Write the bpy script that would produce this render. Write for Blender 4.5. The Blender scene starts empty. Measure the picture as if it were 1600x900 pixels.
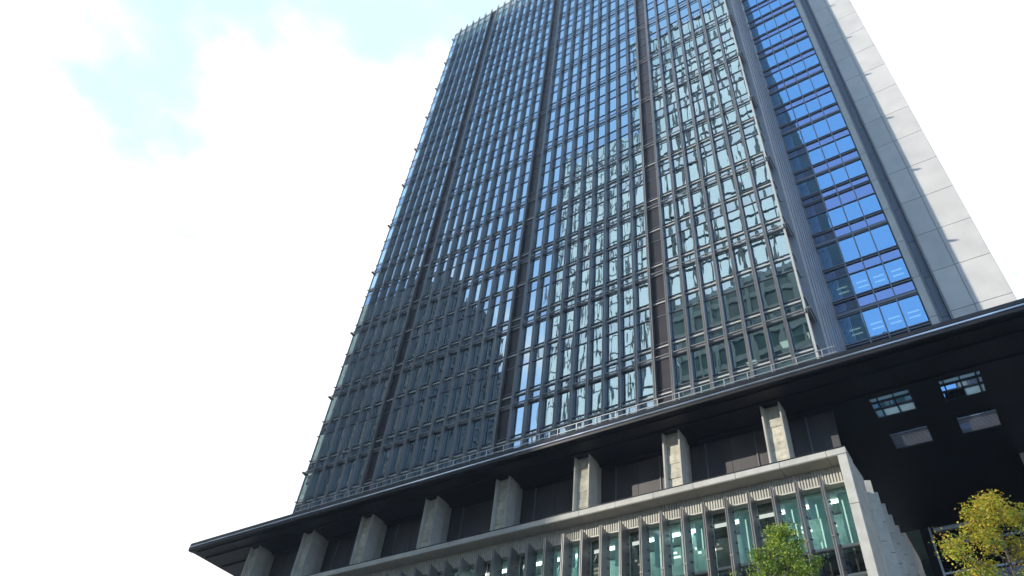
import bpy, math, random
from mathutils import Matrix, Vector
R = random.Random(7)
scene = bpy.context.scene
C = scene.collection

# ---------------------------------------------------------------- camera
F = 1172.0                                        # focal length in pixels of a 1600 px wide frame
zc = Vector((157, 1115, -F)).normalized()
xc = Vector((2250, 916, F)); xc = (xc - xc.dot(zc) * zc).normalized()
yc = zc.cross(xc)
CAM = Vector((0, 0, 1.6))
M3 = Matrix((xc, yc, zc))
cd = bpy.data.cameras.new('camera'); cam = bpy.data.objects.new('camera', cd); C.objects.link(cam)
cam.matrix_world = Matrix.Translation(CAM) @ M3.to_4x4()
cd.sensor_width = 36; cd.lens = F / 1600 * 36; cd.clip_start = .1; cd.clip_end = 5000
scene.camera = cam

def project(p):
    c = M3.transposed() @ (Vector(p) - CAM)
    return 800 + F * c.x / -c.z, 450 - F * c.y / -c.z

# ---------------------------------------------------------------- sky, sun, exposure
SUN_AZ, SUN_EL = math.radians(43), math.radians(18)   # azimuth from -Y towards -X
tosun = Vector((-math.sin(SUN_AZ) * math.cos(SUN_EL), -math.cos(SUN_AZ) * math.cos(SUN_EL), math.sin(SUN_EL)))
w = bpy.data.worlds.new('World'); scene.world = w; w.use_nodes = True
nt = w.node_tree; nt.nodes.clear(); N = nt.nodes.new; L = nt.links.new
out = N('ShaderNodeOutputWorld'); bg = N('ShaderNodeBackground')
sky = N('ShaderNodeTexSky'); sky.sky_type = 'NISHITA'; sky.sun_disc = False
sky.sun_elevation = SUN_EL; sky.sun_rotation = math.atan2(tosun.x, tosun.y); sky.air_density = 1.0; sky.dust_density = .4; sky.ozone_density = 2.5
bg.inputs['Strength'].default_value = .15
tc = N('ShaderNodeTexCoord')
mp = N('ShaderNodeMapping'); mp.inputs['Scale'].default_value = (1, 1, 1.5); mp.inputs['Location'].default_value = (1.3, .4, .2)
nz = N('ShaderNodeTexNoise'); nz.inputs['Scale'].default_value = 3.0; nz.inputs['Detail'].default_value = 9; nz.inputs['Roughness'].default_value = .58
L(tc.outputs['Generated'], mp.inputs['Vector']); L(mp.outputs['Vector'], nz.inputs['Vector'])
dot = N('ShaderNodeVectorMath'); dot.operation = 'DOT_PRODUCT'; dot.inputs[1].default_value = (-.35, .8, -.12)   # the cloud bank lies behind the tower
L(tc.outputs['Generated'], dot.inputs[0])
dot2 = N('ShaderNodeVectorMath'); dot2.operation = 'DOT_PRODUCT'; dot2.inputs[1].default_value = (-.25, .70, -.75)
L(tc.outputs['Generated'], dot2.inputs[0])
bias = N('ShaderNodeMapRange'); bias.inputs['From Min'].default_value = -1; bias.inputs['From Max'].default_value = .2
bias.inputs['To Min'].default_value = -.135; bias.inputs['To Max'].default_value = .27
L(dot2.outputs['Value'], bias.inputs['Value'])
ad = N('ShaderNodeMath'); ad.operation = 'ADD'; L(nz.outputs['Fac'], ad.inputs[0]); L(bias.outputs['Result'], ad.inputs[1])
cr = N('ShaderNodeMapRange'); cr.interpolation_type = 'SMOOTHSTEP'
cr.inputs['From Min'].default_value = .462; cr.inputs['From Max'].default_value = .62
L(ad.outputs['Value'], cr.inputs['Value'])
# thin bright veil over the half of the sky behind the tower
veil = N('ShaderNodeMapRange'); veil.interpolation_type = 'SMOOTHSTEP'; veil.inputs['From Min'].default_value = -.15; veil.inputs['From Max'].default_value = .2
veil.inputs['To Min'].default_value = .2; veil.inputs['To Max'].default_value = .85
L(dot.outputs['Value'], veil.inputs['Value'])
mv = N('ShaderNodeMix'); mv.data_type = 'RGBA'; mv.inputs['B'].default_value = (3.0, 3.8, 4.05, 1)
L(veil.outputs['Result'], mv.inputs['Factor']); mb_ = N('ShaderNodeMix'); mb_.data_type = 'RGBA'; mb_.inputs['Factor'].default_value = .6; mb_.inputs['B'].default_value = (1.6, 3.3, 6.2, 1)
L(sky.outputs['Color'], mb_.inputs['A']); L(mb_.outputs['Result'], mv.inputs['A'])
mc = N('ShaderNodeMix'); mc.data_type = 'RGBA'; mc.inputs['B'].default_value = (4.9, 5.0, 5.05, 1)
L(cr.outputs['Result'], mc.inputs['Factor']); L(mv.outputs['Result'], mc.inputs['A'])
L(mc.outputs['Result'], bg.inputs['Color']); L(bg.outputs['Background'], out.inputs['Surface'])
sd = bpy.data.lights.new('sun', 'SUN'); sd.energy = 2.7; sd.angle = math.radians(.6); sd.color = (1, .93, .82)
so = bpy.data.objects.new('sun', sd); C.objects.link(so); so.rotation_euler = tosun.to_track_quat('Z', 'Y').to_euler(); so.location = (-60, -60, 150)
vs = scene.view_settings; vs.view_transform = 'Standard'; vs.look = 'None'; vs.gamma = 1; vs.exposure = 1.0; vs.use_curve_mapping = False
scene.cycles.transparent_max_bounces = 12; scene.cycles.max_bounces = 7; scene.cycles.glossy_bounces = 4
scene.cycles.use_denoising = True

# ---------------------------------------------------------------- materials
def mat(name, col, rough=.6, metal=0, var=0, vscale=1, stretch=(1, 1, 1), bump=0, bscale=10, spec=.5):
    m = bpy.data.materials.new(name); m.use_nodes = True
    t = m.node_tree; b = t.nodes['Principled BSDF']
    b.inputs['Base Color'].default_value = (*col, 1); b.inputs['Roughness'].default_value = rough
    b.inputs['Metallic'].default_value = metal; b.inputs['Specular IOR Level'].default_value = spec
    g = t.nodes.new('ShaderNodeNewGeometry')
    if var:
        mpn = t.nodes.new('ShaderNodeMapping'); mpn.inputs['Scale'].default_value = stretch
        n = t.nodes.new('ShaderNodeTexNoise'); n.inputs['Scale'].default_value = vscale; n.inputs['Detail'].default_value = 6
        t.links.new(g.outputs['Position'], mpn.inputs['Vector']); t.links.new(mpn.outputs['Vector'], n.inputs['Vector'])
        r = t.nodes.new('ShaderNodeMapRange'); r.inputs['From Min'].default_value = .3; r.inputs['From Max'].default_value = .7
        r.inputs['To Min'].default_value = 1 - var; r.inputs['To Max'].default_value = 1 + var
        t.links.new(n.outputs['Fac'], r.inputs['Value'])
        # a step per panel, as every slab of stone or metal differs a little
        ri = t.nodes.new('ShaderNodeMapRange'); ri.inputs['To Min'].default_value = 1 - var * .6; ri.inputs['To Max'].default_value = 1 + var * .6
        t.links.new(g.outputs['Random Per Island'], ri.inputs['Value'])
        mu = t.nodes.new('ShaderNodeMath'); mu.operation = 'MULTIPLY'
        t.links.new(r.outputs['Result'], mu.inputs[0]); t.links.new(ri.outputs['Result'], mu.inputs[1])
        vm = t.nodes.new('ShaderNodeVectorMath'); vm.operation = 'SCALE'; vm.inputs[0].default_value = col
        t.links.new(mu.outputs['Value'], vm.inputs['Scale']); t.links.new(vm.outputs['Vector'], b.inputs['Base Color'])
        rr = t.nodes.new('ShaderNodeMapRange'); rr.inputs['To Min'].default_value = rough * .8; rr.inputs['To Max'].default_value = min(1, rough * 1.2)
        t.links.new(n.outputs['Fac'], rr.inputs['Value']); t.links.new(rr.outputs['Result'], b.inputs['Roughness'])
    if bump:
        n2 = t.nodes.new('ShaderNodeTexNoise'); n2.inputs['Scale'].default_value = bscale; n2.inputs['Detail'].default_value = 5
        t.links.new(g.outputs['Position'], n2.inputs['Vector'])
        bp = t.nodes.new('ShaderNodeBump'); bp.inputs['Strength'].default_value = bump; bp.inputs['Distance'].default_value = .03
        t.links.new(n2.outputs['Fac'], bp.inputs['Height']); t.links.new(bp.outputs['Normal'], b.inputs['Normal'])
    return m

def glass(name, tint, base_fac, refl, wave=.014, opaque=None, wscale=(1.1, 1.1, .45)):
    m = bpy.data.materials.new(name); m.use_nodes = True
    t = m.node_tree; t.nodes.clear(); n = t.nodes.new; l = t.links.new
    o = n('ShaderNodeOutputMaterial'); mix = n('ShaderNodeMixShader'); gl = n('ShaderNodeBsdfGlossy')
    gl.inputs['Color'].default_value = (*refl, 1); gl.inputs['Roughness'].default_value = .012
    if opaque:
        tr = n('ShaderNodeBsdfDiffuse'); tr.inputs['Color'].default_value = (*opaque, 1)
    else:
        tr = n('ShaderNodeBsdfTransparent'); tr.inputs['Color'].default_value = (*tint, 1)
    fr = n('ShaderNodeFresnel'); fr.inputs['IOR'].default_value = 1.52
    mr = n('ShaderNodeMapRange'); mr.inputs['To Min'].default_value = base_fac; mr.inputs['To Max'].default_value = 1
    g = n('ShaderNodeNewGeometry')
    mul = n('ShaderNodeMath'); mul.operation = 'MULTIPLY'; mul.inputs[1].default_value = 53
    l(g.outputs['Random Per Island'], mul.inputs[0])
    cmb = n('ShaderNodeCombineXYZ'); l(mul.outputs[0], cmb.inputs[0]); l(mul.outputs[0], cmb.inputs[2])
    va = n('ShaderNodeVectorMath'); va.operation = 'ADD'; l(g.outputs['Position'], va.inputs[0]); l(cmb.outputs[0], va.inputs[1])
    mpn = n('ShaderNodeMapping'); mpn.inputs['Scale'].default_value = wscale; l(va.outputs[0], mpn.inputs['Vector'])
    ns = n('ShaderNodeTexNoise'); ns.inputs['Scale'].default_value = 1; ns.inputs['Detail'].default_value = 1.5
    l(mpn.outputs[0], ns.inputs['Vector'])
    bp = n('ShaderNodeBump'); bp.inputs['Strength'].default_value = 1; bp.inputs['Distance'].default_value = wave
    l(ns.outputs['Fac'], bp.inputs['Height']); l(bp.outputs['Normal'], gl.inputs['Normal'])
    l(fr.outputs[0], mr.inputs['Value']); l(mr.outputs[0], mix.inputs['Fac']); l(tr.outputs[0], mix.inputs[1]); l(gl.outputs[0], mix.inputs[2])
    l(mix.outputs[0], o.inputs['Surface'])
    return m

def lamp(name, col, s):
    m = bpy.data.materials.new(name); m.use_nodes = True; b = m.node_tree.nodes['Principled BSDF']
    b.inputs['Base Color'].default_value = (.8, .8, .8, 1); b.inputs['Emission Color'].default_value = (*col, 1); b.inputs['Emission Strength'].default_value = s
    return m

bronze = mat('bronze_anodised_metal', (.20, .19, .185), .36, .5, .18, 1.3, (1, 1, .12))
bronze_dark = mat('dark_bronze_panel', (.030, .024, .028), .42, .2, .2, .8)
steel = mat('galvanised_steel', (.55, .57, .58), .35, .7)
pale_metal = mat('pale_sill_metal', (.5, .5, .47), .4, .3)
mullion = mat('grey_mullion_metal', (.20, .20, .22), .4, .4)
ribmetal = mat('grey_ribbed_panel', (.26, .27, .29), .5, .2, .1, .5, (1, 1, .2))
granite = mat('pale_granite', (.54, .52, .49), .65, 0, .08, .55, bump=.25, bscale=6)
sandstone = mat('buff_stone', (.44, .43, .39), .75, 0, .13, 1.6, bump=.5, bscale=9)
roughstone = mat('split_face_stone', (.50, .47, .38), .85, 0, .22, 3.5, bump=1.0, bscale=12)
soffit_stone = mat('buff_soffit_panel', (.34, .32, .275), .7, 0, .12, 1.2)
band = mat('corrugated_cream_metal', (.50, .485, .42), .6, .1, .1, .8)
canopy_m = mat('black_canopy_metal', (.009, .009, .012), .45, .3, .3, .7)
chrome = mat('polished_edge_trim', (.42, .45, .5), .22, .9, .35, .6)
recess_m = mat('slate_recess_panel', (.13, .15, .19), .5, .2, .08, .6)
inner = mat('interior_ceiling', (.34, .36, .33), .9, 0, .1, .4)
inner_dark = mat('interior_wall', (.20, .27, .24), .9, 0, .35, .35)
belt_m = mat('brushed_belt_metal', (.22, .21, .20), .4, .4, .1)
blind_m = mat('pale_blind_fabric', (.70, .84, .80), .9, 0, .1, .8)
front_glass = glass('tower_glass', (.30, .46, .43), .58, (.76, .93, 1.0), wave=.0055, wscale=(1.3, 1.3, .28))
front_spandrel = glass('tower_spandrel_glass', None, .50, (.74, .88, 1.0), wave=.005, opaque=(.035, .06, .07))
blue_glass = glass('side_glass', (.25, .42, .38), .60, (.38, .68, 1.0), wave=.0015)
blue_spandrel = glass('side_spandrel_glass', None, .46, (.50, .62, 1.0), wave=.0015, opaque=(.03, .045, .05))
podium_glass = glass('podium_glass', (.70, .95, .91), .15, (.8, .95, 1.0), wave=.006)
podium_dark_glass = glass('terrace_glass', (.15, .15, .14), .05, (.8, .8, .85), wave=.002)
clear_glass = glass('parapet_glass', (.78, .88, .90), .12, (.9, .95, 1.0), wave=.004)
ceil_light = lamp('ceiling_panel_light', (1, .98, .88), 1.0)
asphalt = mat('asphalt', (.05, .05, .052), .9, 0, .2, 2, bump=.4, bscale=30)
paving = mat('pavement_stone', (.28, .27, .25), .85, 0, .15, 1.5, bump=.2)
kerbm = mat('kerb_concrete', (.36, .36, .34), .85, 0, .1)
paint = mat('road_paint', (.78, .78, .75), .7, 0, .08)
earth = mat('city_ground', (.13, .13, .12), .95, 0, .15)
bark = mat('bark', (.10, .075, .055), .9, 0, .2, 4, bump=1, bscale=20)

# ---------------------------------------------------------------- mesh helpers
class MB:
    def __init__(s): s.v = []; s.f = []; s.mi = []
    def box(s, x0, x1, y0, y1, z0, z1, m=0):
        k = len(s.v)
        s.v += [(x0, y0, z0), (x1, y0, z0), (x1, y1, z0), (x0, y1, z0), (x0, y0, z1), (x1, y0, z1), (x1, y1, z1), (x0, y1, z1)]
        s.f += [(k, k+3, k+2, k+1), (k+4, k+5, k+6, k+7), (k, k+1, k+5, k+4), (k+1, k+2, k+6, k+5), (k+2, k+3, k+7, k+6), (k+3, k, k+4, k+7)]
        s.mi += [m] * 6
        return s
    def prism(s, pts, z0, z1, m=0):                 # plan outline, counter-clockwise
        k = len(s.v); n = len(pts)
        s.v += [(x, y, z0) for x, y in pts] + [(x, y, z1) for x, y in pts]
        s.f += [tuple(range(k + n - 1, k - 1, -1)), tuple(range(k + n, k + 2 * n))]
        s.f += [(k + i, k + (i + 1) % n, k + n + (i + 1) % n, k + n + i) for i in range(n)]
        s.mi += [m] * (n + 2)
        return s
    def prof(s, pts, x0, x1, m=0):                  # (y, z) outline swept along x
        k = len(s.v); n = len(pts)
        s.v += [(x0, y, z) for y, z in pts] + [(x1, y, z) for y, z in pts]
        s.f += [tuple(range(k + n - 1, k - 1, -1)), tuple(range(k + n, k + 2 * n))]
        s.f += [(k + i, k + (i + 1) % n, k + n + (i + 1) % n, k + n + i) for i in range(n)]
        s.mi += [m] * (n + 2)
        return s
    def quad(s, a, b, c, d, m=0):
        k = len(s.v); s.v += [a, b, c, d]; s.f.append((k, k+1, k+2, k+3)); s.mi.append(m); return s
    def tube(s, p, q, r0, r1, n=8):
        p, q = Vector(p), Vector(q); d = (q - p).normalized()
        a = d.cross(Vector((0, 0, 1)) if abs(d.z) < .9 else Vector((1, 0, 0))).normalized(); b = d.cross(a)
        k = len(s.v)
        for c, r in ((p, r0), (q, r1)):
            for i in range(n):
                t = 2 * math.pi * i / n; s.v.append(tuple(c + a * math.cos(t) * r + b * math.sin(t) * r))
        for i in range(n):
            j = (i + 1) % n; s.f.append((k + i, k + j, k + n + j, k + n + i)); s.mi.append(0)
        s.f += [tuple(range(k + n - 1, k - 1, -1)), tuple(range(k + n, k + 2 * n))]; s.mi += [0, 0]
        return s
    def build(s, name, mats, parent=None, label=None, kind=None):
        me = bpy.data.meshes.new(name); me.from_pydata(s.v, [], s.f)
        if not isinstance(mats, (list, tuple)): mats = [mats]
        for m in mats: me.materials.append(m)
        if len(mats) > 1: me.polygons.foreach_set('material_index', s.mi)
        me.update()
        o = bpy.data.objects.new(name, me); C.objects.link(o)
        if parent: o.parent = parent
        if label: o['label'] = label
        if kind: o['kind'] = kind
        return o

def thing(name, label, cat, loc=(0, 0, 0), group=None):
    o = bpy.data.objects.new(name, None); C.objects.link(o); o.location = loc
    o['label'] = label; o['category'] = cat
    if group: o['group'] = group
    return o

# ================================================================ ground, road, pavement
MB().box(-900, 900, -900, 900, -.6, -.004).build('ground', earth, kind='structure')
MB().box(-300, 300, 3.5, 16.0, -.003, 0.02).build('road', asphalt, kind='structure')
pv = MB(); pv.box(-300, 300, -9.5, 3.2, -.002, .14); pv.box(-300, 300, 16.3, 32.0, -.002, .14); pv.build('pavement', paving, kind='structure')
kb = MB(); kb.box(-300, 300, 3.2, 3.5, -.001, .16); kb.box(-300, 300, 16.0, 16.3, -.001, .16); kb.build('kerb', kerbm, kind='structure')
mk = MB()
for i in range(-30, 31): mk.quad((i*10, 9.67, .026), (i*10+5, 9.67, .026), (i*10+5, 9.82, .026), (i*10, 9.82, .026))
for y in (4.0, 15.35): mk.quad((-300, y, .026), (300, y, .026), (300, y+.15, .026), (-300, y+.15, .026))
mk.build('road_markings', paint, kind='structure')

# ================================================================ the tower
XR, P = -5.70, 1.3147                     # right corner and module of the front facade
NM = 34
XL = XR - P * NM
YF, YG = 36.73, 37.12                     # fin fronts, glass plane
YB = 47.70                                # set-back side facade
BELTS = [28.3, 36.9, 45.5, 54.1, 63.75, 72.35, 80.95, 89.55, 98.15, 106.75, 115.35, 123.95]
ZTOP = 123.95
DARK = {7, 17, 27}
tower = thing('office_tower', 'tall dark glass office tower with bronze fins, blue glass flank and pale stone edge', 'office building', (-22, 44, 0))
TI = Matrix.Translation((-22, 44, 0)).inverted()
def T(o):                                  # keep world coordinates under the tower's empty
    o.parent = tower; o.matrix_parent_inverse = TI; return o

# ---- fins
for k in range(1, NM):
    x = XR - P * k
    m = MB()
    m.box(x - .05, x + .05, YF + .12, YG - .02, 28.4, 125.9)          # web
    m.box(x - .105, x - .02, YF, YF + .118, 28.4, 126.2)              # two nose strips with a slot between
    m.box(x + .02, x + .105, YF, YF + .118, 28.4, 126.2)
    m.box(x - .02, x + .02, YF + .05, YF + .116, 28.4, 126.0)
    k0 = len(m.v)                                                       # pointed top
    m.v += [(x - .1, YF, 126.203), (x + .1, YF, 126.203), (x + .1, YG - .1, 126.203), (x - .1, YG - .1, 126.203), (x, YF + .1, 127.3)]
    m.f += [(k0, k0+1, k0+4), (k0+1, k0+2, k0+4), (k0+2, k0+3, k0+4), (k0+3, k0, k0+4), (k0+3, k0+2, k0+1, k0)]; m.mi += [0]*5
    T(m.build('facade_fin', bronze))
for x, s in ((XR, 1), (XL, -1)):
    m = MB(); m.box(x - .07, x + .07, YF + .35, YG + .06, 28.4, 126.2)
    T(m.build('corner_mullion', pale_metal if s > 0 else mullion))
# ---- belts: three blades, stepping round both corners
for z in BELTS[1:]:
    m = MB()
    for j, y in enumerate((YF + .08,)):
        for k in range(NM):
            m.box(XR - P * (k + 1) + .108, XR - P * k - .108, y, y + .07, z + .05, z + .14)
    m.box(XL, XR, YG - .05, YG + .04, z + .0, z + .18)
    for s, xe in ((1, XR), (-1, XL)):
        nb_ = 3 if s > 0 else 2
        for j in range(nb_):
            a = xe + s * (.02 + .15 * j); m.box(min(a, a + s * .085), max(a, a + s * .085), YF + .02, YF + (1.4 if s > 0 else .6), z + .02, z + .14)
    T(m.build('belt_louvre', belt_m))
# ---- rows of glass
rows = []      # (z0, z1, vision?)
for i, z in enumerate(BELTS[:-1]):
    ex = 1.05 if abs(BELTS[i + 1] - z - 9.65) < .1 else 0
    rows += [(z + .18, z + 1.45, False), (z + 1.45, z + 4.15, True), (z + 4.15, z + 5.85, False)]
    if ex: rows.append((z + 5.85, z + 5.85 + ex, False))
    rows.append((z + 5.85 + ex, BELTS[i + 1] - .02, True))
rows_top = [(123.95 + .26, 125.75, None)]
def shown_area(q):
    pts = [project(p) for p in q]
    cx = sum(p[0] for p in pts) / 4; cy = sum(p[1] for p in pts) / 4
    if not (0 < cx < 1600 and 0 < cy < 900): return 0
    a = 0
    for i in range(4):
        x0, y0 = pts[i]; x1, y1 = pts[(i + 1) % 4]; a += x0 * y1 - x1 * y0
    return abs(a) / 2
def pane_quads(x0, x1, z0, z1, y, jit):
    t1, t2 = R.uniform(-jit, jit), R.uniform(-jit, jit)
    return [(x0, y + t1, z0), (x1, y - t1, z0), (x1, y - t1 + t2, z1), (x0, y + t1 + t2, z1)]
panes = {True: [], False: []}
for z0, z1, vis in rows:
    for k in range(NM):
        if k in DARK: continue
        x1, x0 = XR - P * k - .03, XR - P * (k + 1) + .03
        q = pane_quads(x0, x1, z0 + .04, z1 - .04, YG, .006)
        a = shown_area(q) if z1 > 32.6 else 0
        panes[vis].append((a, q))
for vis, nm, mt in ((True, 'window_pane', front_glass), (False, 'spandrel_pane', front_spandrel)):
    ps = sorted(panes[vis], key=lambda t: -t[0])
    for a, q in ps[:100]:
        T(MB().quad(*q).build(nm, mt))
    m = MB()
    for a, q in ps[100:]: m.quad(*q)
    T(m.build('upper_' + nm + 's', mt, kind='stuff'))
m = MB()                                                                # glass screen above the roof
for z0, z1, _ in rows_top:
    for k in range(NM):
        if k not in DARK: m.quad(*pane_quads(XR - P * (k + 1) + .03, XR - P * k - .03, z0, z1, YG, .004))
T(m.build('parapet_glass', clear_glass))
# ---- transoms: dark line over each row and a pale sill blade under each window
m = MB()
for z0, z1, vis in rows + rows_top:
    s = MB()
    for k in range(NM):
        x1, x0 = XR - P * k - .052, XR - P * (k + 1) + .052
        m.box(x0, x1, YG - .07, YG - .012, z1 - .03, z1 + .025)
        if vis and 28.6 < z0 < 62:
            s.box(x0 + .05, x1 - .05, YG - .12, YG - .03, z0 - .42, z0 - .30)
    if s.v: T(s.build('sill_blade', pale_metal))
T(m.build('transom_grid', mullion))
for z0, z1, vis in rows:
    T(MB().box(XL - .22, XL - .072, YG - .12, YG + .02, z1 - .03, z1 + .03).build('edge_bracket', belt_m))
    T(MB().box(XR + .072, XR + .16, YF + .4, YG + .9, z1 - .04, z1 + .04).build('edge_bracket', belt_m))
MBr = MB(); MBr.box(XL, XR, YF + .16, YF + .24, 125.55, 125.66); MBr.box(XL, XR, YG - .08, YG, 125.8, 125.9)
T(MBr.build('roof_rail', bronze))
# ---- the three closed strips
for k in sorted(DARK):
    m = MB()
    x1, x0 = XR - P * k - .051, XR - P * (k + 1) + .051
    for z0, z1, _ in rows: m.box(x0, x1, YG - .03, YG + .05, z0 + .03, z1 - .03)
    m.box(x0, x1, YG - .03, YG + .05, 124.25, 125.7)
    T(m.build('closed_strip', bronze_dark))
# ---- inside the front block
m = MB()
for i, z in enumerate(BELTS[:-1]):
    ex = 1.05 if i == 3 else 0
    for zz in ((z - .35, z + .9), (z + 4.45, z + 5.3 + ex)):
        m.box(XL + .3, XR - .3, YG + .35, YG + 7.5, zz[0], zz[1])
m.box(XL + .3, XR - .3, YG + 1.6, 84, 122.9, 123.4)
T(m.build('floor_slab', inner))
m = MB(); m.box(XL + .4, XR - .6, YG + 7.52, 47.4, 0, 122.8)
T(m.build('core_wall', inner_dark))
m = MB()
for x in (XR - P * 7.5, XR - P * 17.5, XR - P * 27.5, XR - 1.0, XL + 1.0):
    m.box(x - .5, x + .5, YG + .6, YG + 1.7, 20, 122.8)
T(m.build('inner_columns', inner_dark))
cnt = 0
for k, y, zz in ((0, 1.3, 36.55), (1, 1.5, 36.55), (3, 2.4, 36.55), (1, 2.6, 45.15), (4, 2.2, 45.15)):
    x = XR - P * (k + .5)
    T(MB().box(x - .33, x + .33, YG + y, YG + y + .62, zz - .05, zz - .004).build('ceiling_light', ceil_light))
# blinds pulled down behind some windows
m = MB()
for z0, z1, vis in rows:
    if not vis: continue
    for k in range(NM):
        if k in DARK or R.random() > .32: continue
        h = (z1 - z0) * R.choice((.35, .5, .8, 1))
        m.box(XR - P * (k + 1) + .1, XR - P * k - .1, YG + .2, YG + .23, z1 - h, z1)
T(m.build('roller_blinds', blind_m, kind='stuff'))
# ---- right return: smooth strip, ribbed wall
XRIB = -5.2
m = MB(); ys = 38.2
zj = [28.3 + 4.3 * i for i in range(26)]
for a, b in zip(zj[:-1], zj[1:]): m.box(XR - .3, XRIB, ys, ys + .3, a + .03, b)
m.box(XR - .05, XR + .0, YG + .06, ys, 28.3, 126)
T(m.build('return_panel', ribmetal))
m = MB(); n = 7; d = (YB - ys - .32) / n
for i in range(n):
    y0 = ys + .31 + i * d
    m.box(XRIB - .5, XRIB, y0, y0 + d * .62, 28.3, 126.5)
    m.box(XRIB - .5, XRIB - .16, y0 + d * .62, y0 + d, 28.3, 126.5)
    for j, a in enumerate(zj): m.box(XRIB, XRIB + .03, y0 + d * .50, y0 + d * .60, a + .02, a + .14)
T(m.build('ribbed_wall', ribmetal))
m = MB(); m.box(XL + .2, XR - .3, 47.2, 88, 28.3, 122.7)
T(m.build('rear_block', bronze_dark))
strip_m = lamp('strip_glow', (1, .98, .9), .6)
# ---- set-back blue glass facade
XM = [-5.2, -3.37, -2.04, -.70, .81]
brow = []
for i, z in enumerate(BELTS):
    nxt = BELTS[i + 1] if i + 1 < len(BELTS) else z + 8.6
    ex = nxt - z - 8.6
    brow += [(z + .42, z + 1.75, False), (z + 1.75, z + 4.2, True), (z + 4.2, z + 5.6 + ex * .5, False)]
    if ex > .5: brow.append((z + 5.6 + ex * .5, z + 6.2 + ex, False)); brow.append((z + 6.2 + ex, nxt - .08, True))
    else: brow.append((z + 5.6, nxt - .08, True))
m = MB()
for z0, z1, vis in brow:
    for i in range(4):
        T(MB().quad(*pane_quads(XM[i] + .05, XM[i + 1] - .05, z0 + .03, z1 - .03, YB + .12, .0012)).build('flank_window_pane' if vis else 'flank_spandrel_pane', blue_glass if vis else blue_spandrel))
    m.box(-5.2, .81, YB + .03, YB + .16, z1 - .04, z1 + .04)
    if not vis: m.box(-5.2, .81, YB + .0, YB + .11, z1 - .30, z1 - .22)
T(m.build('flank_transoms', mullion))
m = MB()
for x in XM[1:-1]: m.box(x - .05, x + .05, YB - .05, YB + .2, 28.3, 132)
T(m.build('flank_mullions', mullion))
for z in BELTS: T(MB().box(-5.19, .80, YB - .02, YB + .10, z + .0, z + .26).build('flank_belt', mullion))
m = MB()
for i, z in enumerate(BELTS):
    m.box(-5.19, .80, YB + .3, YB + 6, z - .35, z + .9); m.box(-5.19, .80, YB + .3, YB + 6, z + 4.45, z + 5.4)
m.box(-5.19, .80, YB + 6.01, YB + 6.3, 0, 132)
T(m.build('flank_floor_slabs', inner_dark))
for z, xs in ((45.5 - .35, (-4.3, -2.7, -1.35, .05)), (45.5 + 4.45, (-4.3, -2.7, -1.35, .05)), (36.9 + 4.45, (-4.3, -2.7, -1.35, .05)), (36.9 - .35, (-2.7, -1.35, .05))):
    for x in xs:
        for yy in (1.5, 2.1):
            T(MB().box(x - .42, x + .42, YB + yy, YB + yy + .11, z - .06, z - .004).build('strip_light', strip_m))
# ---- stone edge
def stone_run(name, x0, x1, y0, zs, split=None, m_=granite):
    m = MB()
    for a, b in zip(zs[:-1], zs[1:]):
        xs = [x0, x1] if split is None else [x0, split, x1]
        for p, q in zip(xs[:-1], xs[1:]):
            m.box(p + .02, q - .02, y0, y0 + .18, a + .025, b - .025)
    T(m.build(name, m_))
zs = [29.9 + 4.27 * i for i in range(26)]
stone_run('stone_cladding', .86, 1.43, YB - .06, zs)
stone_run('stone_cladding', 2.30, 6.33, YB - .06, zs, 3.88)
stone_run('recess_panel', 1.60, 2.14, YB + .35, zs, None, recess_m)
m = MB(); m.box(1.44, 1.54, YB - .1, YB + .5, 28.3, 140); m.box(2.19, 2.28, YB - .1, YB + .5, 28.3, 140)
T(m.build('recess_frame', mullion))
m = MB(); m.box(.83, 1.55, YB + .14, 88, 28.3, 140); m.box(1.55, 2.2, YB + .55, 88, 28.3, 140); m.box(2.2, 6.30, YB + .14, 88, 28.3, 140)
T(m.build('stone_core', sandstone))
stone_side = MB()
for a, b in zip(zs[:-1], zs[1:]):
    for j in range(9): stone_side.box(6.301, 6.36, YB + .15 + j * 4.4, YB + .12 + (j + 1) * 4.4, a + .025, b - .025)
T(stone_side.build('side_cladding', granite))

# ================================================================ the podium
pod = thing('podium_building', 'low stone and glass podium under a wide black canopy at the foot of the tower', 'podium', (-22, 40, 0))
PI_ = Matrix.Translation((-22, 40, 0)).inverted()
def Q(o): o.parent = pod; o.matrix_parent_inverse = PI_; return o
# ---- canopy with four open wells
CX0, CX1, CY0, CY1 = -54.6, 16.0, 31.7, 49.4
ZS, ZT = 27.8, 27.98
wells = [(-3.53, -1.50, 35.16, 37.08), (-.17, 1.82, 35.16, 37.08), (-3.40, -1.40, 38.5, 40.3), (-.02, 1.94, 38.5, 40.3)]
m = MB()
m.box(CX0 + .5, CX1, 33.2, 33.3, ZT, 28.36)
m.box(CX0 + .5, CX1, CY0 + .55, 33.2, ZT - .018, 28.40)
yy = [CY0 + .55, 35.16, 37.08, 38.5, 40.3, CY1]
cuts = {1: [(-3.53, -1.50), (-.17, 1.82)], 3: [(-3.40, -1.40), (-.02, 1.94)]}
for i in range(5):
    if i in cuts:
        x = CX0 + .5
        for a, b in cuts[i]: m.box(x, a, yy[i], yy[i + 1], ZS, ZT - .02); x = b
        m.box(x, CX1, yy[i], yy[i + 1], ZS, ZT - .02)
    else: m.box(CX0 + .5, CX1, yy[i], yy[i + 1], ZS, ZT - .02)
can = Q(m.build('canopy', canopy_m))
m = MB()
prof = [(CY0 + .548, 27.86), (CY0 + .548, 28.40), (CY0, 28.45), (CY0 - .02, 28.2), (CY0 + .03, 28.19), (CY0 + .03, 27.99), (CY0, 27.98), (CY0 + .02, 27.84), (CY0 + .10, 27.80)]
m.prof(prof, CX0, CX1)
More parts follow.
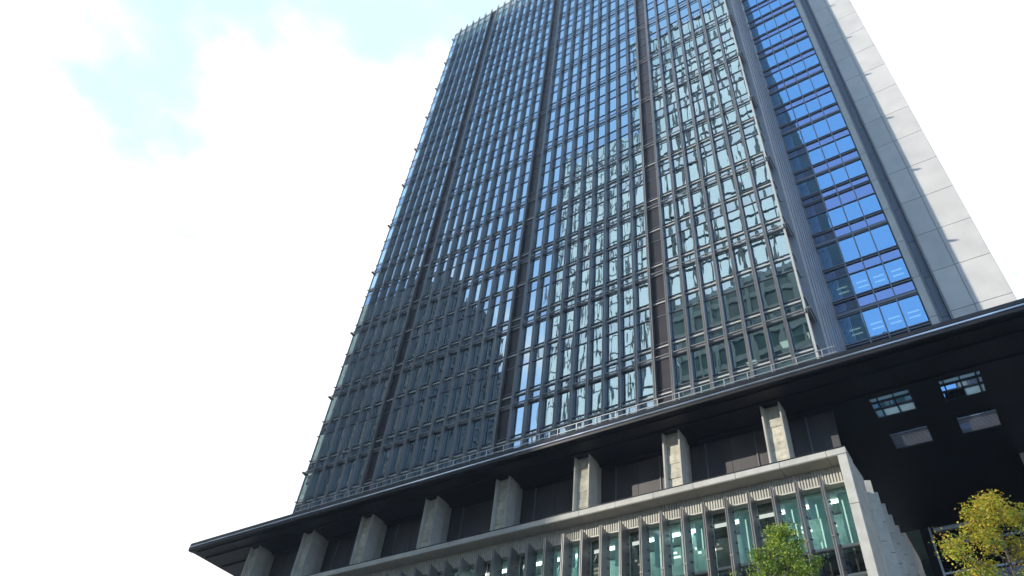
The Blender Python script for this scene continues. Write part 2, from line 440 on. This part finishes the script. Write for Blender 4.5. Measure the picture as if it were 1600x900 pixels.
m.box(CX0 + .5, CX1, CY0 + .40, CY0 + .56, 27.74, 27.80)
m.prism([(CX0 - .02, CY0), (CX0 + .498, CY0 + .0), (CX0 + 1.1, CY1), (CX0 + .55, CY1)], 27.87, 28.38)
Q(m.build('canopy_edge', canopy_m))
m = MB(); pr = []
for i in range(7):
    t = math.pi * i / 6; pr.append((CY0 + .03 - math.sin(t) * .085, 28.09 - math.cos(t) * .085))
m.prof(pr[::-1], CX0 - .02, CX1)
Q(m.build('edge_trim', chrome))
m = MB(); m.box(CX0 + .6, CX1, 33.05, 33.18, 27.68, 27.797); m.box(CX0 + .6, CX1, 34.7, 34.82, 27.70, 27.797)
for i in range(24): m.box(CX0 + 1.6 + i * 2.93, CX0 + 1.63 + i * 2.93, 32.3, 33.04, 27.78, 27.797)
Q(m.build('soffit_rib', canopy_m))
frost = mat('frosted_pane', (.5, .56, .57), .4); _t = frost.node_tree
_tr = _t.nodes.new('ShaderNodeBsdfTranslucent'); _tr.inputs['Color'].default_value = (.42, .50, .52, 1)
_tp = _t.nodes.new('ShaderNodeBsdfTransparent'); _tp.inputs['Color'].default_value = (.55, .65, .66, 1)
_mx = _t.nodes.new('ShaderNodeMixShader'); _mx.inputs['Fac'].default_value = .5
_t.links.new(_tr.outputs[0], _mx.inputs[1]); _t.links.new(_tp.outputs[0], _mx.inputs[2]); _t.links.new(_mx.outputs[0], _t.nodes['Material Output'].inputs['Surface'])
for i, (a, b, c, d) in enumerate(wells):
    m = MB(); e = .06; z0, z1 = ZS - .015, ZT + .1
    m.box(a, a + e, c, d, z0, z1); m.box(b - e, b, c, d, z0, z1)
    m.box(a + e, b - e, c, c + e, z0, z1); m.box(a + e, b - e, d - e, d, z0, z1)
    xs_ = ((a + .42, a + 1.2) if i == 0 else (a + .25, a + 1.0, b - .25) if i == 1 else (a + .42, a + 1.1) if i == 2 else (a + .25, a + 1.0, b - .2))
    y1 = c + (.42 if i < 2 else .16)
    for x in xs_: m.box(x - .035, x + .035, c + e, d - e if i < 2 else y1, ZS + .02, ZS + .09)
    m.box(a + e, b - e, y1, y1 + .08, ZS + .021, ZS + .1)
    if i < 2: m.box(a + e, b - e, c + .56, c + .60, ZS + .02, ZS + .09); m.box(a + e, b - e, d - .84, d - .72, ZS + .021, ZS + .11)
    wl = Q(m.build('canopy_well', canopy_m))
    edges = [a + e] + list(xs_) + [b - e]
    for p, q in zip(edges[:-1], edges[1:]):
        MB().box(p + .036, q - .036, c + e + .003, y1 - .003, ZS + .05, ZS + .062).build('well_pane', frost, parent=wl)
        if i < 2: MB().box(p + .036, q - .036, d - .717, d - e - .003, ZS + .05, ZS + .062).build('well_pane', frost if not (i == 1 and p < a + .8) else clear_glass, parent=wl)
    if i > 1:
        m = MB(); y = y1 + .2
        while y < d - .12: m.box(a + e, b - e, y, y + .075, ZS + .03, ZS + .05); y += .115
        m.build('well_louvre', mullion, parent=wl)
# ---- railing on the canopy
m = MB()
for z in (29.55, 29.15): m.box(-43.9, -4.0, 32.42, 32.46, z, z + .045)
x = -43.9; j = 0
while x < -4.0:
    m.box(x, x + .045, 32.42, 32.46, 28.43, 29.55)
    if j % 3 == 0: m.box(x, x + .045, 32.47, 32.9, 28.43, 28.48)
    x += 1.35; j += 1
Q(m.build('terrace_railing', steel))
# ---- frame block
FX0, FX1 = -43.6, -4.84
FY = 32.5
SL0, SL1 = 23.24, 23.55
m = MB()
xs = [FX1]
while xs[-1] > FX0: xs.append(xs[-1] - (2.25 if len(xs) > 1 else .9))
for a, b in zip(xs[1:], xs[:-1]):
    m.box(a + .012, b - .012 if b < FX1 else b, FY, FY + 1.2, SL0 + .0, SL1)
Q(m.build('stone_ledge', sandstone))
m = MB()
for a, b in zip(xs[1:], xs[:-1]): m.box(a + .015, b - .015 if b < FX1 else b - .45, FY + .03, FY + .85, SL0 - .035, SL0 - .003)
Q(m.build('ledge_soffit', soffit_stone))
m = MB(); m.box(FX0, FX1 - .02, FY + .03, FY + .12, SL1 + .002, SL1 + .10)
Q(m.build('ledge_capping', canopy_m))
m = MB()
for a, b in ((.14, 20.6), (20.63, SL0 - .04)): m.prism([(FX1 - .42, FY), (FX1 - .02, FY), (FX1, FY + .04), (FX1 + .10, FY + 2.3), (FX1 - .35, FY + 2.3)], a, b)
Q(m.build('stone_jamb', sandstone))
m = MB()                                                         # corrugated band
x = FX0
while x < FX1 - .5:
    m.box(x, x + .07, FY + .86, FY + 1.2, 22.36, SL0 - .04); m.box(x + .07, x + .14, FY + .92, FY + 1.2, 22.36, SL0 - .04); x += .14
m.box(FX0, FX1 - .45, FY + .84, FY + 1.22, 22.28, 22.355)
Q(m.build('corrugated_band', band))
# fins and glazing below
GY = 33.7; FP = 1.1655; FXS = -6.28
nf = 0
for k in range(33):
    x = FXS - FP * k
    if x < FX0 + .3: break
    m = MB()
    m.prof([(32.72, 8), (GY - .05, 8), (GY - .05, 22.27), (33.3, 22.38), (32.72, 22.42)], x - .035, x + .035)
    m.box(x - .07, x - .025, 32.62, 32.72, 8, 22.45); m.box(x + .025, x + .07, 32.62, 32.72, 8, 22.45); m.box(x - .025, x + .025, 32.66, 32.719, 8, 22.41)
    for z in (19.32, 15.0, 10.7): m.box(x - .09, x + .09, 32.60, 32.75, z, z + .08)
    zz = 22.0
    while zz > 8.2: m.box(x + .036, x + .10, GY - .35, GY - .2, zz, zz + .05); zz -= .55
    Q(m.build('podium_fin', bronze)); nf += 1
for k in range(nf + 1):
    x1 = FXS - FP * (k - 1) if k else FX1 - .45; x0 = FXS - FP * k if k < nf else FX0
    g = podium_dark_glass if k in (5, 11, 17, 23, 29) else podium_glass
    if k in (3, 9, 15, 21, 27): g = podium_dark_glass
    for z0, z1 in ((19.38, 22.27), (18.02, 19.24)):
        Q(MB().quad(*pane_quads(x0 + .05, x1 - .05, z0, z1, GY, .002)).build('podium_window', g if z1 > 20 else podium_dark_glass))
m = MB(); m.box(FX0, FX1 - .46, GY - .04, GY + .08, 8.0, 8.6)
for z in (19.25, 17.9, 13.6): m.box(FX0, FX1 - .46, GY - .12, GY + .1, z, z + .12)
Q(m.build('podium_transom', pale_metal))
m = MB(); z = 8.6
for z0, z1 in ((8.6, 13.6), (13.73, 17.9)):
    for k in range(nf): 
        x = FXS - FP * k; m.quad((x - FP + .05, GY, z0), (x - .05, GY, z0), (x - .05, GY, z1), (x - FP + .05, GY, z1))
Q(m.build('lower_glazing', podium_glass))
m = MB()                                                         # rooms behind the podium glass
m.box(FX0, FX1 - .6, GY + .5, GY + 6, 17.95, 19.3); m.box(FX0, FX1 - .6, GY + .35, GY + 6, 22.4, 23.2); m.box(FX0, FX1 - .6, GY + .5, GY + 6, 13.2, 14.2)
Q(m.build('podium_slab', inner))
m = MB(); m.box(FX0, FX1 - .6, GY + 2.4, GY + 2.6, 8, 22.3)
for k in range(0, nf, 3): m.box(FXS - FP * k - .9, FXS - FP * k - .45, GY + 1.3, GY + 1.9, 8, 22.35)
Q(m.build('podium_inner_wall', mat('podium_room', (.60, .78, .74), .9, 0, .3, .5)))
m = MB()
for k in range(nf + 1):
    x = FXS - FP * (k - .5)
    if k in (3, 9, 15, 21, 27, 5, 11, 17, 23, 29): continue
    if R.random() < .7: m.box(x - .52, x + .52, GY + .45, GY + .47, R.choice((19.5, 20.3, 20.8, 21.2)), 22.3)
    w_ = R.choice((.25, .4, .55)); o_ = R.uniform(-.2, .2)
    m.box(x + o_ - w_ / 2, x + o_ + w_ / 2, GY + .5, GY + .53, 19.35, 22.3)
    # slanting pale strips behind the glass
    for q in (-.32, .1): m.quad((x + q, GY + .9, 21.2), (x + q + .10, GY + .9, 21.2), (x + q + .02, GY + 1.6, 22.38), (x + q - .1, GY + 1.6, 22.38))
Q(m.build('podium_blinds', blind_m))
for k in range(0, 14):
    x = FXS - FP * (k - .5)
    if k % 6 in (3, 5): continue
    zz = 22.39 if k % 2 else 22.38
    for q in (0, .32): Q(MB().box(x - .3, x + .25, GY + 1.5 + q * 1.4, GY + 1.62 + q * 1.4, zz - .9, zz - .84).build('room_light', lamp('room_light_glow', (1, .95, .8), .8) if (k, q) == (0, 0) else bpy.data.materials['room_light_glow']))
Q(MB().box(FX0 + .3, FX1 - .8, GY + 1.15, GY + 1.35, 22.30, 22.395).build('strip_light', lamp('added_strip_glow', (.9, 1, .96), 2.6)))  # added glowing strip along the ceiling, brightens the podium rooms
Q(MB().box(FX0 + .3, FX1 - .8, GY + 1.15, GY + 1.3, 17.87, 17.945).build('strip_light', bpy.data.materials['added_strip_glow']))  # same added glow for the floor below
# podium bodies
m = MB(); m.box(FX0, FX1 - .5, 38.0, 47.0, 0, 23.1); m.box(FX0, FX1 - .5, GY + 1, 37.99, 0, 8.5)
Q(m.build('podium_core', inner_dark))
m = MB(); m.box(FX0 - 8, FX0 - .02, 34.6, 47.0, 0, 23.0)
Q(m.build('podium_wing', sandstone))
# sawtooth stone return on the right
m = MB()
for i in range(7):
    y = FY + 3.15 + i * 1.19; x = -4.90 + i * .03
    for a, b in ((.14, 17.3), (17.325, 20.3), (20.325, 21.9), (21.925, SL1)):
        m.prism([(x - .5, y - .12), (x + .03, y), (x + .33, y + .12), (x + .16, y + 1.13), (x - .5, y + 1.13)], a, b)
Q(m.build('sawtooth_wall', sandstone))
# ---- terrace columns
COLX = [-8.66 - 5.765 * k for k in range(8)]
for i, x in enumerate(COLX):
    z0 = SL1 - .6 if x > FX0 else .2
    m = MB(); yf = 33.35; z1 = 27.79
    # plan outline with the recessed rough face, flanges and splayed back
    m.prism([(x, yf), (x + .09, yf), (x + .16, yf + .34), (x + .16, yf + .9), (x - .02, yf + .9)], z0, z1)
    m.prism([(x + .97, yf), (x + 1.05, yf), (x + 1.06, yf + .95), (x + .86, yf + .9), (x + .90, yf + .34)], z0, z1)
    col = Q(m.build('terrace_column', sandstone))
    r_ = MB(); z = z0; rr = random.Random(i)
    while z < z1 - .02:
        h = min(rr.uniform(.35, .6), z1 - z); r_.box(x + .155, x + .905, yf + .26 + rr.uniform(-.03, .03), yf + .9, z + .006, z + h - .006); z += h
    f_ = r_.build('rough_face', roughstone, parent=col)
    m = MB(); m.prism([(x + 1.0, yf + .951), (x + 1.05, yf + .951), (x + .92, yf + 1.75), (x + .1, yf + 1.75), (x, yf + .905), (x + .9, yf + .905)], z0, z1)
    m.build('splayed_back', sandstone, parent=col)
# ---- dark terrace wall
m = MB(); x = -5.4; k = 0
while x > -51:
    m.box(x - 1.44 + .012, x - .012, 35.3, 35.4, 23.0, 27.78); x -= 1.44
Q(m.build('terrace_wall', mat('bronze_wall_panel', (.075, .07, .072), .5, .1, .2, .9, (1, 1, .3))))
x = -5.4 - 1.44
while x > -51: Q(MB().box(x - .035, x + .035, 35.23, 35.298, 23.0, 27.77).build('wall_mullion', mullion)); x -= 2.88
# ---- dark hall wall, glass screen and column at the right
m = MB(); m.box(-4.3, 16, 49.41, 49.8, 0, ZS)
for i in range(8): m.box(-4.2 + i * 2.5, -4.15 + i * 2.5, 49.36, 49.409, 0, 27.7)
Q(m.build('hall_wall', bronze_dark))
m = MB()
for x in (-3.4, -.2, 3.0, 6.2, 9.4): m.box(x, x + .1, 43.95, 44.1, 0, 24.95)
m.box(-3.15, 12, 43.9, 44.1, 24.62, 24.82); m.box(-3.3, 12, 43.97, 44.07, 22.2, 22.3)
Q(m.build('screen_frame', steel))
m = MB()
for i in range(5): m.quad((-3.28 + i * 3.2, 44.02, .2), (-.22 + i * 3.2, 44.02, .2), (-.22 + i * 3.2, 44.02, 24.6), (-3.28 + i * 3.2, 44.02, 24.6))
Q(m.build('screen_glass', podium_dark_glass))
m = MB(); m.box(2.25, 3.3, 43.2, 43.85, .1, 27.78); Q(m.build('hall_column', sandstone))

hz = MB(); hz.box(-170, 60, -165, 140, -1.6, 340)
hm = bpy.data.materials.new('haze_air'); hm.use_nodes = True; ht = hm.node_tree; ht.nodes.clear()
ho = ht.nodes.new('ShaderNodeOutputMaterial'); hv = ht.nodes.new('ShaderNodeVolumePrincipled')
hv.inputs['Color'].default_value = (.62, .78, 1, 1); hv.inputs['Density'].default_value = .00045; hv.inputs['Anisotropy'].default_value = .2
ht.links.new(hv.outputs[0], ho.inputs['Volume'])
hz.build('haze', hm, kind='stuff')

# ================================================================ neighbours across the street (seen in the glass)
def block(name, label, x0, x1, y0, y1, h, wall, win, fl=4.0, bay=3.2, grp=None, th=1.0):
    b = thing(name, label, 'office building', ((x0 + x1) / 2, (y0 + y1) / 2, 0), grp)
    inv = Matrix.Translation(((x0 + x1) / 2, (y0 + y1) / 2, 0)).inverted()
    def A(o): o.parent = b; o.matrix_parent_inverse = inv; return o
    m = MB(); m.box(x0 + .3, x1 - .3, y0 + .3, y1 - .3, 0, h - .5); A(m.build('glass_wall', win))
    m = MB(); n = int(h / fl)
    for i in range(n + 1):
        z = min(i * fl, h - 1); m.box(x0, x1, y0, y1, z, z + th)
    A(m.build('floor_band', wall))
    m = MB()
    for ax, (p, q) in enumerate(((x0, x1), (y0, y1))):
        n2 = int((q - p) / bay)
        for i in range(n2 + 1):
            c = p + (q - p) * i / n2
            for e in (0, 1):
                if ax == 0: yw = (y0, y1)[e]; pw = .3 if th > .5 else .17; m.box(c - pw, c + pw, yw - .18, yw + .18, 0, h)
                else: xw = (x0, x1)[e]; m.box(xw - .18, xw + .18, c - .3, c + .3, 0, h)
    A(m.build('pier', wall))
    m = MB(); m.box(x0 + 3, x1 - 3, y0 + 4, y1 - 4, h, h + .8); A(m.build('roof_house', wall))
    return b
wallA = mat('grey_concrete_facade', (.16, .165, .17), .8, 0, .1)
wallC = mat('pale_stone_facade', (.50, .47, .40), .8, 0, .1)
wallD = mat('green_grey_mullions', (.26, .32, .30), .6, .2, .1)
winD = mat('green_glass', (.05, .12, .11), .1, 0, .3, .3)
winA = mat('neighbour_glass', (.02, .035, .035), .12, 0, .3, .3)
block('office_block', 'broad grey office block across the street, left of the slim pale tower', -152, -103, -55, -23, 151, wallA, winA)
mirror = glass('mirror_curtain_wall', None, .85, (.82, .95, 1.0), wave=.001, opaque=(.10, .20, .20), wscale=(.5, .5, .3))
dk = mat('dark_mullion_metal', (.09, .11, .11), .5)
block('glass_tower', 'very tall mirror glass tower with dark mullions across the street', -43, -11.3, -60, -20, 218, dk, mirror, 8.6, 2.4, th=.06)
block('added_reflection_tower', 'mirror glass tower added far back to fill the reflections in the tower front', -127, -83, -150, -110, 330, dk, mirror, 8.6, 3.3, th=.06)  # invented tower: fills the middle bay's reflections without blocking the sun
block('corner_block', 'mid-rise green glass corner block across the street behind the camera', -33, -5.2, -19.6, -9.6, 92, wallD, winD, 4.0, 3.0)

# ================================================================ street trees
def tree(name, label, base, top, crown_r, zlow, hues, seed, nleaf, lean=(0, 0)):
    rr = random.Random(seed)
    t = thing(name, label, 'tree', (base[0], base[1], .1), 'street trees')
    inv = Matrix.Translation((base[0], base[1], .1)).inverted()
    bx, by = base
    m = MB(); pts = []
    n = 10
    for i in range(n + 1):
        f = i / n; pts.append(Vector((bx + lean[0] * f + .06 * math.sin(f * 7), by + lean[1] * f + .05 * math.cos(f * 5), .1 + (top - .25) * f)))
    rad = lambda f: .17 * (1 - f) ** .8 + .012
    for i in range(n): m.tube(pts[i], pts[i + 1], rad(i / n), rad((i + 1) / n), 9)
    ends = []
    H = top - zlow
    def axis(z):
        f = max(0, min(1, (z - .1) / (top - .25))); i = min(n - 1, int(f * n)); return pts[i].lerp(pts[i + 1], f * n - i)
    def rmax(z):
        s = (top - z) / H                       # 0 at the top
        return crown_r * (min(1, .05 + 1.9 * s) if s < .75 else max(.35, 1 - (s - .75) * 1.3))
    nb = 84
    for i in range(nb):
        z = zlow + H * (i + .5) / nb * .97
        a = i * 2.4 + rr.uniform(-.4, .4); ln = rmax(z) * rr.uniform(.45, 1.15)
        p = axis(z - ln * .55) ; q = axis(z) + Vector((math.cos(a) * ln, math.sin(a) * ln, ln * .25))
        mid = p.lerp(q, .5) + Vector((0, 0, -.04 * ln))
        r0 = .018 + .03 * (top - z) / H
        m.tube(p, mid, r0, r0 * .6, 5); m.tube(mid, q, r0 * .6, .006, 5)
        ends.append((mid, q, ln))
        for j in range(3):
            s_ = mid.lerp(q, rr.random()); e = s_ + Vector((rr.uniform(-1, 1), rr.uniform(-1, 1), rr.uniform(.1, .9))).normalized() * rr.uniform(.25, .5)
            m.tube(s_, e, .008, .003, 4); ends.append((s_, e, .35))
    for j in range(14):                          # bare twig tips over the crown
        s_ = axis(top - .5); e = s_ + Vector((rr.uniform(-.45, .45), rr.uniform(-.3, .3), rr.uniform(.6, .95)))
        m.tube(s_, e, .008, .003, 4); ends.append((s_, s_.lerp(e, .8), .3))
    o = m.build('trunk', bark); o.parent = t; o.matrix_parent_inverse = inv
    cm = MB(); ends = [e for e in ends if rr.random() < .55]
    for i in range(nleaf):
        s_, e, ln = ends[rr.randrange(len(ends))]
        f = rr.random() ** .5
        c = s_.lerp(e, f) + Vector((rr.gauss(0, 1), rr.gauss(0, 1), rr.gauss(0, 1))) * (.10 + .045 * ln)
        sz = rr.uniform(.03, .062)
        u = Vector((rr.gauss(0, 1), rr.gauss(0, 1), rr.gauss(0, .6))).normalized(); v = u.cross(Vector((rr.gauss(0, 1), rr.gauss(0, 1), rr.gauss(0, 1)))).normalized()
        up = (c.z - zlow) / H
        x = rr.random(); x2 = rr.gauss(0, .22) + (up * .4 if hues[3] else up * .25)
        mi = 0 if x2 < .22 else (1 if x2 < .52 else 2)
        k = len(cm.v)
        cm.v += [tuple(c - u * sz), tuple(c + v * sz * .62), tuple(c + u * sz), tuple(c - v * sz * .62)]
        cm.f.append((k, k+1, k+2, k+3)); cm.mi.append(mi)
    o = cm.build('crown', hues[:3]); o.parent = t; o.matrix_parent_inverse = inv
    return t
def leafm(name, col):
    m = mat(name, col, .5, 0, .35, 3); t = m.node_tree; b = t.nodes['Principled BSDF']
    tr = t.nodes.new('ShaderNodeBsdfTranslucent'); tr.inputs['Color'].default_value = (*[min(1, c * 1.5) for c in col], 1)
    mx = t.nodes.new('ShaderNodeMixShader'); mx.inputs['Fac'].default_value = .35
    t.links.new(b.outputs[0], mx.inputs[1]); t.links.new(tr.outputs[0], mx.inputs[2]); t.links.new(mx.outputs[0], t.nodes['Material Output'].inputs['Surface'])
    return m
gA, gB, gC = leafm('green_leaf', (.12, .21, .035)), leafm('light_green_leaf', (.30, .40, .05)), leafm('lime_leaf', (.62, .62, .14))
yA, yB, yC = leafm('olive_leaf', (.20, .28, .03)), leafm('yellow_leaf', (.50, .46, .04)), leafm('amber_leaf', (.64, .40, .05))
tree('street_tree', 'slim green street tree before the glass podium front', (-7.45, 28), 17.5, 2.2, 11.0, (gA, gB, gC, False), 3, 30000, (.1, 0))
tree('street_tree', 'yellow autumn street tree near the dark hall', (-.2, 28), 17.0, 3.0, 10.2, (yA, yB, yC, True), 11, 29000, (.1, 0))
